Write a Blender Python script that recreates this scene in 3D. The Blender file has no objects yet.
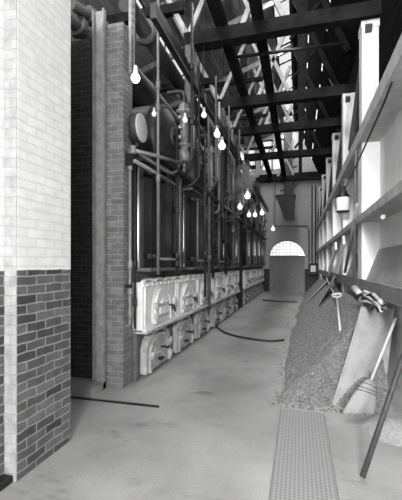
import bpy, bmesh, math, random
from mathutils import Vector, Matrix
random.seed(7)
PI = math.pi
scene = bpy.context.scene
COL = scene.collection
V = Vector

# ------------------------------------------------------------------ camera
H, F, TH = 1.6, 365.0, math.atan(98 / 365.0)
SN, CS = math.sin(TH), math.cos(TH)
cam_d = bpy.data.cameras.new('camera')
cam = bpy.data.objects.new('camera', cam_d)
COL.objects.link(cam)
cam.location = (0, 0, H)
cam.rotation_euler = (PI / 2, 0, TH)
cam_d.sensor_fit = 'VERTICAL'
cam_d.sensor_height = 36.0
cam_d.sensor_width = 36.0
cam_d.lens = 36.0 * F / 500.0
cam_d.shift_x = 0.0
cam_d.shift_y = 15 / 500.0
cam_d.clip_start = 0.05
scene.camera = cam

def PX(u, v, X):
    """point seen at photo pixel (u,v) at side distance X"""
    c = (u - 201) / F
    dx, dy = c * CS - SN, CS + c * SN
    Z = X / dx
    return V((X, Z * dy, H + (265 - v) / F * Z))

def PY(u, v, Y):
    c = (u - 201) / F
    dx, dy = c * CS - SN, CS + c * SN
    Z = Y / dy
    return V((Z * dx, Y, H + (265 - v) / F * Z))

# ------------------------------------------------------------------ materials
def new_mat(name):
    m = bpy.data.materials.new(name)
    m.use_nodes = True
    nt = m.node_tree
    for n in list(nt.nodes):
        if n.type != 'OUTPUT_MATERIAL':
            nt.nodes.remove(n)
    out = [n for n in nt.nodes if n.type == 'OUTPUT_MATERIAL'][0]
    b = nt.nodes.new('ShaderNodeBsdfPrincipled')
    nt.links.new(b.outputs[0], out.inputs[0])
    return m, nt, b, out

def g(x):
    return (x, x, x * 0.995, 1)

def plain(name, c0, c1=None, rough=0.7, metal=0.0, scale=6.0, bump=0.0, bscale=None, spec=0.4, stretch=(1, 1, 1)):
    """mottled grey material: noise between c0 and c1"""
    m, nt, b, out = new_mat(name)
    if c1 is None:
        c1 = c0 * 1.25
    tc = nt.nodes.new('ShaderNodeTexCoord')
    mp = nt.nodes.new('ShaderNodeMapping')
    mp.inputs['Scale'].default_value = stretch
    nt.links.new(tc.outputs['Object'], mp.inputs[0])
    no = nt.nodes.new('ShaderNodeTexNoise')
    no.inputs['Scale'].default_value = scale
    no.inputs['Detail'].default_value = 6
    no.inputs['Roughness'].default_value = 0.65
    nt.links.new(mp.outputs[0], no.inputs['Vector'])
    r = nt.nodes.new('ShaderNodeValToRGB')
    r.color_ramp.elements[0].position = 0.32
    r.color_ramp.elements[0].color = g(c0)
    r.color_ramp.elements[1].position = 0.68
    r.color_ramp.elements[1].color = g(c1)
    nt.links.new(no.outputs['Fac'], r.inputs[0])
    nt.links.new(r.outputs[0], b.inputs['Base Color'])
    b.inputs['Roughness'].default_value = rough
    b.inputs['Metallic'].default_value = metal
    b.inputs['Specular IOR Level'].default_value = spec
    if bump:
        n2 = nt.nodes.new('ShaderNodeTexNoise')
        n2.inputs['Scale'].default_value = bscale or scale * 4
        n2.inputs['Detail'].default_value = 4
        nt.links.new(mp.outputs[0], n2.inputs['Vector'])
        bp = nt.nodes.new('ShaderNodeBump')
        bp.inputs['Strength'].default_value = bump
        bp.inputs['Distance'].default_value = 0.02
        nt.links.new(n2.outputs['Fac'], bp.inputs['Height'])
        nt.links.new(bp.outputs[0], b.inputs['Normal'])
    return m

def brick(name, c1, c2, mortar, paint=None, paint_z=None, paint_mortar=None, rough=0.85, msize=0.007, bump=0.7, paint_above=True):
    """brick courses on metre UVs; optionally painted above / below a height"""
    m, nt, b, out = new_mat(name)
    uv = nt.nodes.new('ShaderNodeUVMap')
    uv.uv_map = 'UVMap'
    def bt(a, bb, mo):
        t = nt.nodes.new('ShaderNodeTexBrick')
        t.inputs['Color1'].default_value = g(a)
        t.inputs['Color2'].default_value = g(bb)
        t.inputs['Mortar'].default_value = g(mo)
        t.inputs['Scale'].default_value = 1.0
        t.inputs['Mortar Size'].default_value = msize
        t.inputs['Mortar Smooth'].default_value = 0.25
        t.inputs['Brick Width'].default_value = 0.215
        t.inputs['Row Height'].default_value = 0.073
        t.offset = 0.5
        nt.links.new(dist.outputs[0], t.inputs['Vector'])
        return t
    # wobble the courses a little
    no = nt.nodes.new('ShaderNodeTexNoise')
    no.inputs['Scale'].default_value = 7.0
    nt.links.new(uv.outputs[0], no.inputs['Vector'])
    sc = nt.nodes.new('ShaderNodeVectorMath'); sc.operation = 'SCALE'
    sc.inputs['Scale'].default_value = 0.03
    nt.links.new(no.outputs['Color'], sc.inputs[0])
    dist = nt.nodes.new('ShaderNodeVectorMath'); dist.operation = 'ADD'
    nt.links.new(uv.outputs[0], dist.inputs[0]); nt.links.new(sc.outputs[0], dist.inputs[1])
    t = bt(c1, c2, mortar)
    # per brick grime
    n2 = nt.nodes.new('ShaderNodeTexNoise')
    n2.inputs['Scale'].default_value = 9.0; n2.inputs['Detail'].default_value = 5
    nt.links.new(uv.outputs[0], n2.inputs['Vector'])
    mr = nt.nodes.new('ShaderNodeMapRange')
    mr.inputs[1].default_value = 0.25; mr.inputs[2].default_value = 0.75
    mr.inputs[3].default_value = 0.7; mr.inputs[4].default_value = 1.25
    nt.links.new(n2.outputs['Fac'], mr.inputs[0])
    mul = nt.nodes.new('ShaderNodeMix'); mul.data_type = 'RGBA'; mul.blend_type = 'MULTIPLY'
    mul.inputs[0].default_value = 1.0
    nt.links.new(t.outputs['Color'], mul.inputs[6]); nt.links.new(mr.outputs[0], mul.inputs[7])
    colour = mul.outputs[2]
    if paint is not None:
        t2 = bt(paint, paint * 0.93, paint_mortar or paint * 0.8)
        n3 = nt.nodes.new('ShaderNodeMapRange')
        n3.inputs[1].default_value = 0.3; n3.inputs[2].default_value = 0.75
        n3.inputs[3].default_value = 0.9; n3.inputs[4].default_value = 1.05
        nt.links.new(n2.outputs['Fac'], n3.inputs[0])
        m2 = nt.nodes.new('ShaderNodeMix'); m2.data_type = 'RGBA'; m2.blend_type = 'MULTIPLY'
        m2.inputs[0].default_value = 1.0
        nt.links.new(t2.outputs['Color'], m2.inputs[6]); nt.links.new(n3.outputs[0], m2.inputs[7])
        geo = nt.nodes.new('ShaderNodeNewGeometry')
        sx = nt.nodes.new('ShaderNodeSeparateXYZ')
        nt.links.new(geo.outputs['Position'], sx.inputs[0])
        th = nt.nodes.new('ShaderNodeMath'); th.operation = 'GREATER_THAN'
        ad = nt.nodes.new('ShaderNodeMath'); ad.operation = 'MULTIPLY_ADD'
        ad.inputs[1].default_value = 0.03
        nt.links.new(no.outputs['Fac'], ad.inputs[0]); nt.links.new(sx.outputs['Z'], ad.inputs[2])
        nt.links.new(ad.outputs[0], th.inputs[0]); th.inputs[1].default_value = paint_z
        mx = nt.nodes.new('ShaderNodeMix'); mx.data_type = 'RGBA'
        nt.links.new(th.outputs[0], mx.inputs[0])
        a, bb = (6, 7)
        nt.links.new(colour, mx.inputs[a]); nt.links.new(m2.outputs[2], mx.inputs[bb])
        colour = mx.outputs[2]
    nt.links.new(colour, b.inputs['Base Color'])
    b.inputs['Roughness'].default_value = rough
    b.inputs['Specular IOR Level'].default_value = 0.25
    # relief
    inv = nt.nodes.new('ShaderNodeMath'); inv.operation = 'SUBTRACT'; inv.inputs[0].default_value = 1.0
    nt.links.new(t.outputs['Fac'], inv.inputs[1])
    n4 = nt.nodes.new('ShaderNodeTexNoise'); n4.inputs['Scale'].default_value = 60; n4.inputs['Detail'].default_value = 3
    nt.links.new(uv.outputs[0], n4.inputs['Vector'])
    ad2 = nt.nodes.new('ShaderNodeMath'); ad2.operation = 'MULTIPLY_ADD'; ad2.inputs[1].default_value = 0.35
    nt.links.new(n4.outputs['Fac'], ad2.inputs[0]); nt.links.new(inv.outputs[0], ad2.inputs[2])
    bp = nt.nodes.new('ShaderNodeBump'); bp.inputs['Strength'].default_value = bump; bp.inputs['Distance'].default_value = 0.008
    nt.links.new(ad2.outputs[0], bp.inputs['Height']); nt.links.new(bp.outputs[0], b.inputs['Normal'])
    return m

def emit(name, col, strength):
    m, nt, b, out = new_mat(name)
    b.inputs['Base Color'].default_value = g(0.9)
    b.inputs['Emission Color'].default_value = col
    b.inputs['Emission Strength'].default_value = strength
    return m

def glass_mat(name, tint, dirt):
    """window glass: mostly clear with an even film of soot"""
    m, nt, b, out = new_mat(name)
    nt.nodes.remove(b)
    tr = nt.nodes.new('ShaderNodeBsdfTransparent'); tr.inputs[0].default_value = g(tint)
    tl = nt.nodes.new('ShaderNodeBsdfTranslucent'); tl.inputs[0].default_value = g(0.7)
    gl = nt.nodes.new('ShaderNodeBsdfGlossy'); gl.inputs['Roughness'].default_value = 0.05; gl.inputs[0].default_value = g(0.8)
    m1 = nt.nodes.new('ShaderNodeMixShader'); m2 = nt.nodes.new('ShaderNodeMixShader')
    tc = nt.nodes.new('ShaderNodeTexCoord')
    no = nt.nodes.new('ShaderNodeTexNoise'); no.inputs['Scale'].default_value = 3.5; no.inputs['Detail'].default_value = 5
    nt.links.new(tc.outputs['Object'], no.inputs['Vector'])
    mr = nt.nodes.new('ShaderNodeMapRange')
    mr.inputs[1].default_value = 0.35; mr.inputs[2].default_value = 0.7
    mr.inputs[3].default_value = 0.05; mr.inputs[4].default_value = dirt
    nt.links.new(no.outputs['Fac'], mr.inputs[0])
    nt.links.new(mr.outputs[0], m1.inputs[0])
    nt.links.new(tr.outputs[0], m1.inputs[1]); nt.links.new(tl.outputs[0], m1.inputs[2])
    m2.inputs[0].default_value = 0.06
    nt.links.new(m1.outputs[0], m2.inputs[1]); nt.links.new(gl.outputs[0], m2.inputs[2])
    nt.links.new(m2.outputs[0], out.inputs[0])
    return m

M = {}
M['brick_pier'] = brick('brick_pier', 0.04, 0.125, 0.24, paint=0.70, paint_z=1.575, paint_mortar=0.60, msize=0.007)
M['brick_white'] = brick('brick_white', 0.36, 0.33, 0.29, msize=0.006, bump=0.4)
M['brick_setting'] = brick('brick_setting', 0.11, 0.17, 0.22, msize=0.007)
M['brick_dark'] = brick('brick_dark', 0.018, 0.03, 0.045, msize=0.008)  # near-black courses; on the alcove walls this colour carries the shade
M['brick_back'] = brick('brick_back', 0.04, 0.06, 0.08, paint=0.5, paint_z=1.38, paint_mortar=0.26, msize=0.009)
M['whitewash'] = plain('whitewash', 0.74, 0.88, 0.85, scale=3.5, bump=0.25, bscale=14, stretch=(1, 1, 0.4))
M['whitewash_timber'] = plain('whitewash_timber', 0.5, 0.74, 0.85, scale=5, bump=0.3, bscale=20, stretch=(3, 3, 0.35))
M['ledge'] = plain('ledge', 0.32, 0.5, 0.85, scale=5, bump=0.2)
M['dark_timber'] = plain('dark_timber', 0.010, 0.022, 1.0, scale=5, bump=0.3, spec=0.0)
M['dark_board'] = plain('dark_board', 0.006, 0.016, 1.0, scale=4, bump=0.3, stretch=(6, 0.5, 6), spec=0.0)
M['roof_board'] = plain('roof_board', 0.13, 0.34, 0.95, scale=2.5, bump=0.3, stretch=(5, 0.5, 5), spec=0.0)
M['grey_timber'] = plain('grey_timber', 0.16, 0.28, 0.85, scale=5, bump=0.3)
M['brace_timber'] = plain('brace_timber', 0.05, 0.09, 0.9, scale=5, bump=0.3, spec=0.1)
M['strut'] = plain('strut', 0.25, 0.4, 0.85, scale=5)
M['plank'] = plain('plank', 0.15, 0.26, 0.85, scale=4, bump=0.3, stretch=(4, 0.6, 8))
M['iron_black'] = plain('iron_black', 0.008, 0.02, 0.45, metal=0.3, scale=8, spec=0.5)
M['iron_gloss'] = plain('iron_gloss', 0.05, 0.065, 0.2, metal=0.85, scale=1.5, spec=0.5)
M['iron_mid'] = plain('iron_mid', 0.03, 0.06, 0.5, metal=0.3, scale=8)
M['iron_drum'] = plain('iron_drum', 0.02, 0.045, 0.5, metal=0.2, scale=5, bump=0.1)
M['pipe_grey'] = plain('pipe_grey', 0.16, 0.29, 0.5, metal=0.2, scale=10)
M['pipe_mid'] = plain('pipe_mid', 0.13, 0.22, 0.5, metal=0.2, scale=10)
M['pipe_lag'] = plain('pipe_lag', 0.07, 0.13, 0.75, scale=8, bump=0.2)
M['pipe_dark'] = plain('pipe_dark', 0.018, 0.04, 0.5, metal=0.3, scale=10)
M['front_white'] = plain('front_white', 0.66, 0.85, 0.8, scale=7, bump=0.25, bscale=25)
M['front_ash'] = plain('front_ash', 0.24, 0.56, 0.85, scale=8, bump=0.35, bscale=25)
M['front_soot_shade'] = plain('front_soot_shade', 0.06, 0.16, 0.9, scale=6, bump=0.2)
M['brass'] = plain('brass', 0.30, 0.5, 0.35, metal=0.6, scale=10)
M['coal'] = plain('coal', 0.05, 0.22, 0.65, scale=38, bump=1.0, bscale=45, spec=0.5)
M['sheet'] = plain('sheet', 0.24, 0.36, 0.6, metal=0.15, scale=3.5, bump=0.12, bscale=8)
M['sheet_dark'] = plain('sheet_dark', 0.15, 0.22, 0.7, metal=0.1, scale=4, bump=0.1)
M['door_wood'] = plain('door_wood', 0.22, 0.3, 0.8, scale=4, bump=0.2, stretch=(5, 5, 0.5))
M['straw'] = plain('straw', 0.2, 0.46, 0.8, scale=60, bump=0.6, bscale=120, stretch=(6, 6, 0.6))
M['stick'] = plain('stick', 0.42, 0.56, 0.6, scale=8, stretch=(4, 4, 0.5))
M['pole_dark'] = plain('pole_dark', 0.025, 0.05, 0.6, scale=8, stretch=(4, 4, 0.5))
M['rubber'] = plain('rubber', 0.015, 0.03, 0.6, scale=10)
M['cloth'] = plain('cloth', 0.35, 0.6, 0.9, scale=9, bump=0.4)
M['pale_dial'] = plain('pale_dial', 0.4, 0.55, 0.7, scale=12)
M['rope'] = plain('rope', 0.3, 0.5, 0.9, scale=40, bump=0.5)
M['porcelain'] = plain('porcelain', 0.6, 0.7, 0.3, scale=4)
M['lantern_white'] = plain('lantern_white', 0.78, 0.85, 0.5, scale=4)
M['bulb_lit'] = emit('bulb_lit', (1, 1, 1, 1), 3.0)
M['bulb_dim'] = emit('bulb_dim', (1, 1, 1, 1), 0.5)
M['glass_clean'] = glass_mat('glass_clean', 0.95, 0.12)
M['glass'] = glass_mat('glass', 0.92, 0.35)
M['glass_sooty'] = glass_mat('glass_sooty', 0.8, 0.9)
M['grit'] = plain('grit', 0.22, 0.4, 0.95, scale=40, bump=0.6, bscale=80)

def floor_mat():
    m, nt, b, out = new_mat('floor_concrete')
    tc = nt.nodes.new('ShaderNodeTexCoord')
    def noise(sc, det, st=(1, 1, 1)):
        mp = nt.nodes.new('ShaderNodeMapping'); mp.inputs['Scale'].default_value = st
        nt.links.new(tc.outputs['Object'], mp.inputs[0])
        n = nt.nodes.new('ShaderNodeTexNoise'); n.inputs['Scale'].default_value = sc; n.inputs['Detail'].default_value = det
        n.inputs['Roughness'].default_value = 0.6
        nt.links.new(mp.outputs[0], n.inputs['Vector']); return n
    n1 = noise(1.1, 7, (1, 0.8, 1)); n2 = noise(3.4, 5, (0.7, 1.3, 1)); n3 = noise(45, 3)
    r1 = nt.nodes.new('ShaderNodeValToRGB')
    r1.color_ramp.elements[0].position = 0.28; r1.color_ramp.elements[0].color = g(0.19)
    r1.color_ramp.elements[1].position = 0.66; r1.color_ramp.elements[1].color = g(0.34)
    nt.links.new(n1.outputs['Fac'], r1.inputs[0])
    # scattered oil stains
    r2 = nt.nodes.new('ShaderNodeValToRGB')
    r2.color_ramp.elements[0].position = 0.27; r2.color_ramp.elements[0].color = g(0.62)
    r2.color_ramp.elements[1].position = 0.40; r2.color_ramp.elements[1].color = g(1.0)
    nt.links.new(n2.outputs['Fac'], r2.inputs[0])
    mu = nt.nodes.new('ShaderNodeMix'); mu.data_type = 'RGBA'; mu.blend_type = 'MULTIPLY'; mu.inputs[0].default_value = 1
    nt.links.new(r1.outputs[0], mu.inputs[6]); nt.links.new(r2.outputs[0], mu.inputs[7])
    r3 = nt.nodes.new('ShaderNodeMapRange'); r3.inputs[3].default_value = 0.82; r3.inputs[4].default_value = 1.18
    nt.links.new(n3.outputs['Fac'], r3.inputs[0])
    mu2 = nt.nodes.new('ShaderNodeMix'); mu2.data_type = 'RGBA'; mu2.blend_type = 'MULTIPLY'; mu2.inputs[0].default_value = 1
    nt.links.new(mu.outputs[2], mu2.inputs[6]); nt.links.new(r3.outputs[0], mu2.inputs[7])
    nt.links.new(mu2.outputs[2], b.inputs['Base Color'])
    b.inputs['Roughness'].default_value = 0.62
    b.inputs['Specular IOR Level'].default_value = 0.35
    bp = nt.nodes.new('ShaderNodeBump'); bp.inputs['Strength'].default_value = 0.25; bp.inputs['Distance'].default_value = 0.01
    nt.links.new(n3.outputs['Fac'], bp.inputs['Height']); nt.links.new(bp.outputs[0], b.inputs['Normal'])
    return m
M['floor'] = floor_mat()

# ------------------------------------------------------------------ mesh builder
ROOTLOC = {}
class MB:
    def __init__(self):
        self.bm = bmesh.new()
    def box(self, x0, x1, y0, y1, z0, z1, bevel=0.0):
        vs = [self.bm.verts.new(p) for p in ((x0,y0,z0),(x1,y0,z0),(x1,y1,z0),(x0,y1,z0),(x0,y0,z1),(x1,y0,z1),(x1,y1,z1),(x0,y1,z1))]
        fs = [self.bm.faces.new([vs[i] for i in f]) for f in ((0,3,2,1),(4,5,6,7),(0,1,5,4),(1,2,6,5),(2,3,7,6),(3,0,4,7))]
        if bevel:
            es = list({e for f in fs for e in f.edges})
            bmesh.ops.bevel(self.bm, geom=es, offset=bevel, segments=2, affect='EDGES', profile=0.6)
        return self
    def hexa(self, pts):
        """8 points: bottom ring then top ring"""
        vs = [self.bm.verts.new(p) for p in pts]
        for f in ((0,3,2,1),(4,5,6,7),(0,1,5,4),(1,2,6,5),(2,3,7,6),(3,0,4,7)):
            self.bm.faces.new([vs[i] for i in f])
        return self
    def bar(self, p, q, w, h, up=(0,0,1)):
        p, q = V(p), V(q); d = (q - p).normalized(); up = V(up)
        if abs(d.dot(up)) > 0.98: up = V((0, 1, 0))
        s = d.cross(up).normalized() * w / 2; t = s.cross(d).normalized() * h / 2
        self.hexa([p - s - t, p + s - t, q + s - t, q - s - t, p - s + t, p + s + t, q + s + t, q - s + t])
        return self
    def tube(self, pts, r, seg=10, cap=True):
        pts = [V(p) for p in pts]; n = len(pts)
        rr = r if isinstance(r, (list, tuple)) else [r] * n
        rings = []; prev = None
        for i in range(n):
            d = (pts[min(i+1, n-1)] - pts[max(i-1, 0)]).normalized()
            if prev is None:
                a = V((0,0,1)) if abs(d.z) < 0.9 else V((1,0,0))
                s = d.cross(a).normalized()
            else:
                s = (prev - d * prev.dot(d)).normalized()
            prev = s; t = d.cross(s)
            rings.append([self.bm.verts.new(pts[i] + (s*math.cos(2*PI*k/seg) + t*math.sin(2*PI*k/seg)) * rr[i]) for k in range(seg)])
        for i in range(n - 1):
            for k in range(seg):
                f = self.bm.faces.new([rings[i][k], rings[i][(k+1)%seg], rings[i+1][(k+1)%seg], rings[i+1][k]]); f.smooth = True
        if cap:
            self.bm.faces.new(rings[0][::-1]); self.bm.faces.new(rings[-1])
        return self
    def lathe(self, prof, origin, axis=(0,0,1), seg=20):
        """prof: list of (radius, distance along axis)"""
        o = V(origin); d = V(axis).normalized()
        a = V((0,0,1)) if abs(d.z) < 0.9 else V((1,0,0))
        s = d.cross(a).normalized(); t = d.cross(s)
        rings = []
        for r, h in prof:
            if r <= 1e-6: rings.append([self.bm.verts.new(o + d*h)])
            else: rings.append([self.bm.verts.new(o + d*h + (s*math.cos(2*PI*k/seg) + t*math.sin(2*PI*k/seg))*r) for k in range(seg)])
        for A, B in zip(rings, rings[1:]):
            for k in range(seg):
                k2 = (k+1) % seg
                if len(A) == 1 and len(B) == 1: continue
                if len(A) == 1: f = self.bm.faces.new([A[0], B[k2], B[k]])
                elif len(B) == 1: f = self.bm.faces.new([A[k], A[k2], B[0]])
                else: f = self.bm.faces.new([A[k], A[k2], B[k2], B[k]])
                f.smooth = True
        if len(rings[0]) > 1: self.bm.faces.new(rings[0][::-1])
        if len(rings[-1]) > 1: self.bm.faces.new(rings[-1])
        return self
    def prism(self, poly, x0, x1, axis='x'):
        """closed polygon (a,b) extruded along an axis"""
        def P(a, b, e):
            return {'x': (e, a, b), 'y': (a, e, b), 'z': (a, b, e)}[axis]
        A = [self.bm.verts.new(P(a, b, x0)) for a, b in poly]
        B = [self.bm.verts.new(P(a, b, x1)) for a, b in poly]
        self.bm.faces.new(A[::-1]); self.bm.faces.new(B)
        n = len(poly)
        for i in range(n):
            self.bm.faces.new([A[i], A[(i+1)%n], B[(i+1)%n], B[i]])
        return self
    def ring(self, outer, inner, x0, x1, axis='x'):
        """open-ended frame between two polylines of equal length (arched frames)"""
        def P(a, b, e):
            return {'x': (e, a, b), 'y': (a, e, b), 'z': (a, b, e)}[axis]
        O0 = [self.bm.verts.new(P(a, b, x0)) for a, b in outer]; O1 = [self.bm.verts.new(P(a, b, x1)) for a, b in outer]
        I0 = [self.bm.verts.new(P(a, b, x0)) for a, b in inner]; I1 = [self.bm.verts.new(P(a, b, x1)) for a, b in inner]
        n = len(outer)
        for i in range(n - 1):
            for q in ([O0[i], O0[i+1], O1[i+1], O1[i]], [I0[i+1], I0[i], I1[i], I1[i+1]], [O1[i], O1[i+1], I1[i+1], I1[i]], [O0[i+1], O0[i], I0[i], I0[i+1]]):
                self.bm.faces.new(q)
        for i in (0, n - 1):
            self.bm.faces.new([O0[i], O1[i], I1[i], I0[i]])
        return self
    def build(self, name, mat, parent=None, bevel=0.0):
        bm = self.bm
        bmesh.ops.recalc_face_normals(bm, faces=bm.faces[:])
        uvl = bm.loops.layers.uv.new('UVMap')
        for f in bm.faces:
            n = f.normal; ax = max(range(3), key=lambda i: abs(n[i]))
            for l in f.loops:
                c = l.vert.co
                l[uvl].uv = (c.y, c.z) if ax == 0 else ((c.x, c.z) if ax == 1 else (c.x, c.y))
        me = bpy.data.meshes.new(name)
        off = ROOTLOC.get(parent.name, V((0,0,0))) if parent else V((0,0,0))
        if parent is None:
            # a single-mesh thing gets its origin at its base centre
            if bm.verts:
                xs = [v.co.x for v in bm.verts]; ys = [v.co.y for v in bm.verts]; zs = [v.co.z for v in bm.verts]
                off = V(((min(xs)+max(xs))/2, (min(ys)+max(ys))/2, min(zs)))
        for v in bm.verts: v.co -= off
        bm.to_mesh(me); bm.free()
        me.materials.append(M[mat])
        o = bpy.data.objects.new(name, me); COL.objects.link(o)
        if parent: o.parent = parent; ROOTLOC[o.name] = off
        else: o.location = off; ROOTLOC[o.name] = off
        if bevel:
            md = o.modifiers.new('bevel', 'BEVEL'); md.width = bevel; md.segments = 2; md.limit_method = 'ANGLE'
        return o

def thing(name, label, cat, loc, group=None):
    o = bpy.data.objects.new(name, None); COL.objects.link(o)
    o.empty_display_size = 0.1
    o.location = loc; o['label'] = label; o['category'] = cat
    if group: o['group'] = group
    ROOTLOC[o.name] = V(loc)
    return o
def tag(o, label, cat, group=None, kind=None):
    o['label'] = label; o['category'] = cat
    if group: o['group'] = group
    if kind: o['kind'] = kind
    return o
def struct(o):
    o['kind'] = 'structure'; return o
def copy_tree(o, delta=None, parent=None, label=None):
    c = o.copy(); COL.objects.link(c)
    if parent: c.parent = parent
    if delta is not None:
        c.location = o.location + V(delta)
        ROOTLOC[c.name] = c.location.copy()
    if label: c['label'] = label
    for ch in list(o.children):
        copy_tree(ch, None, c)
    return c
def bend(pts, n=8):
    """smooth a polyline (Catmull-Rom)"""
    pts = [V(p) for p in pts]; out = []
    for i in range(len(pts) - 1):
        p0 = pts[max(i-1, 0)]; p1 = pts[i]; p2 = pts[i+1]; p3 = pts[min(i+2, len(pts)-1)]
        for k in range(n):
            t = k / n
            out.append(0.5 * ((2*p1) + (p2-p0)*t + (2*p0-5*p1+4*p2-p3)*t*t + (3*p1-p0-3*p2+p3)*t**3))
    out.append(pts[-1]); return out
def arch(yc, z0, w, hs, rise, n=14):
    """arched outline from bottom-left over the top to bottom-right"""
    pts = [(yc - w/2, z0)]
    for k in range(n + 1):
        a = PI - PI * k / n
        pts.append((yc + math.cos(a) * w/2, z0 + hs + math.sin(a) * rise))
    pts.append((yc + w/2, z0)); return pts

# ------------------------------------------------------------------ setting
YB = 22.3          # back wall
XR, XW = 1.0, 1.28  # right pier fronts, right bay wall
XF = -2.2          # boiler front plane

struct(MB().box(-7, 3, -5, YB + 0.4, -0.2, 0).build('floor', 'floor'))

# left near wall: recessed wall, projecting brick pier with white paint above
struct(MB().box(-2.5, -2.117, -4, 2.25, 0, 5.2).build('wall_left', 'brick_pier'))
struct(MB().box(-2.5, -2.01, 2.25, 2.91, 0, 5.2).build('wall_left_pier', 'brick_pier', bevel=0.006))
# pale brick end facing the camera
struct(MB().box(-2.116, -2.012, 2.243, 2.25, 0, 5.2).build('trim_1', 'brick_white'))
# alcove behind the pier, its shade put into the brick colour
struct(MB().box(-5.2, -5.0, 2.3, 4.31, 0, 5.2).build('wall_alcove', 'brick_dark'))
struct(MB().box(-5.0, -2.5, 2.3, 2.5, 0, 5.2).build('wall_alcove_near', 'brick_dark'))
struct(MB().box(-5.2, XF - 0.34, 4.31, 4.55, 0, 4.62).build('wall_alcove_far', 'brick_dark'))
struct(MB().box(XF - 0.34, XF, 4.31, 4.58, 0, 4.76).build('wall_boiler_end', 'brick_setting', bevel=0.006))
struct(MB().box(-5.0, -2.42, 3.9, 4.31, 0, 0.09).build('trim_2', 'grey_timber'))
struct(MB().box(-5.0, -2.3, 2.3, 3.4, 4.8, 5.0).build('alcove_light_block', 'brick_dark'))  # unseen slab added to keep light out of the alcove
# outer wall far left behind the boilers
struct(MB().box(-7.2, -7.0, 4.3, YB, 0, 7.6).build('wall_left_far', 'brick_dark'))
# dark brick pier standing between the second and third boilers
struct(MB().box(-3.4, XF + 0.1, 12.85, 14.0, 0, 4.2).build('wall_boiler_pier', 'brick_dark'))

# back wall with arched doorway
dc, dw, dh = -0.70, 2.06, 2.12       # door centre, width, springing height
rise = 0.95
def holed_wall():
    mb = MB()
    y0, y1 = YB, YB + 0.35
    top = 7.1
    ar = arch(dc, 0, dw, dh, rise, 20)
    mb.box(-7, dc - dw/2, y0, y1, 0, top)
    mb.box(dc + dw/2, 1.6, y0, y1, 0, top)
    pts = ar[1:-1]
    for (a0, b0), (a1, b1) in zip(pts, pts[1:]):
        mb.hexa([(a0, y0, b0), (a1, y0, b1), (a1, y1, b1), (a0, y1, b0), (a0, y0, top), (a1, y0, top), (a1, y1, top), (a0, y1, top)])
    return mb
struct(holed_wall().build('wall_back', 'brick_back'))
d1 = MB()
for k in range(10):
    x0 = dc - dw/2 + dw * k / 10
    d1.box(x0 + 0.004, x0 + dw/10 - 0.004, YB + 0.1, YB + 0.15, 0.01, dh - 0.02)
d1.box(dc - dw/2, dc + dw/2, YB + 0.15, YB + 0.17, 0.01, dh - 0.02)
door = struct(d1.build('door_1', 'door_wood'))
MB().box(dc - dw/2, dc + dw/2, YB + 0.0, YB + 0.2, dh - 0.03, dh + 0.05).build('transom', 'door_wood', door)
MB().lathe([(0, 0), (0.035, 0.0), (0.035, 0.03), (0, 0.045)], (dc + 0.1, YB + 0.1, 1.0), (0, -1, 0), 12).build('knob', 'iron_black', door)
fl = MB()
fl.ring(arch(dc, dh + 0.05, dw, 0.0, rise - 0.05, 20), arch(dc, dh + 0.05, dw - 0.1, 0.0, rise - 0.1, 20), YB + 0.0, YB + 0.06, 'y')
win = struct(fl.build('window_1', 'door_wood'))
fb = MB()
for k in range(1, 10):
    x = dc - dw/2 + dw * k / 10
    zt = dh + 0.05 + math.sqrt(max(0, 1 - ((x - dc) / (dw/2))**2)) * (rise - 0.06)
    fb.box(x - 0.008, x + 0.008, YB + 0.02, YB + 0.035, dh + 0.05, zt)
for k in range(1, 5):
    z = dh + 0.05 + 0.18 * k
    hw = math.sqrt(max(0, 1 - ((z - dh - 0.05) / (rise - 0.06))**2)) * dw/2
    fb.box(dc - hw, dc + hw, YB + 0.02, YB + 0.035, z - 0.008, z + 0.008)
fb.build('glazing_bars', 'grey_timber', win)
gp = MB(); gp.prism(arch(dc, dh + 0.05, dw - 0.08, 0.0, rise - 0.08, 20), YB + 0.038, YB + 0.042, 'y')
gp.build('pane', 'glass_clean', win)

# gable over the back wall, with windows
ridge_x, ridge_z, pitch = -0.2, 9.9, 0.35
def roof_z(x):
    return ridge_z - pitch * (ridge_x - x) if x < ridge_x else ridge_z - 2.3 * (x - ridge_x)
gw = MB()
wx = [(-3.55, -2.55), (-2.3, -0.85)]
gw.box(-7, 1.6, YB, YB + 0.3, 7.1, 7.3)
def gable_piece(x0, x1, z0):
    gw.hexa([(x0, YB, z0), (x1, YB, z0), (x1, YB+0.3, z0), (x0, YB+0.3, z0), (x0, YB, max(z0+.01, roof_z(x0))), (x1, YB, max(z0+.01, roof_z(x1))), (x1, YB+0.3, max(z0+.01, roof_z(x1))), (x0, YB+0.3, max(z0+.01, roof_z(x0)))])
gable_piece(-7, -3.55, 7.3); gable_piece(-2.55, -2.3, 7.3); gable_piece(-0.85, ridge_x, 7.3); gable_piece(ridge_x, 0.9, 7.3)
gw.hexa([(-3.55, YB, 8.7), (-2.55, YB, 8.7), (-2.55, YB+.3, 8.7), (-3.55, YB+.3, 8.7), (-3.55, YB, roof_z(-3.55)), (-2.55, YB, roof_z(-2.55)), (-2.55, YB+.3, roof_z(-2.55)), (-3.55, YB+.3, roof_z(-3.55))])
gw.hexa([(-2.3, YB, 9.15), (-.85, YB, 9.15), (-.85, YB+.3, 9.15), (-2.3, YB+.3, 9.15), (-2.3, YB, roof_z(-2.3)), (-.85, YB, roof_z(-.85)), (-.85, YB+.3, roof_z(-.85)), (-2.3, YB+.3, roof_z(-2.3))])
struct(gw.build('wall_back_gable', 'brick_back'))
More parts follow.
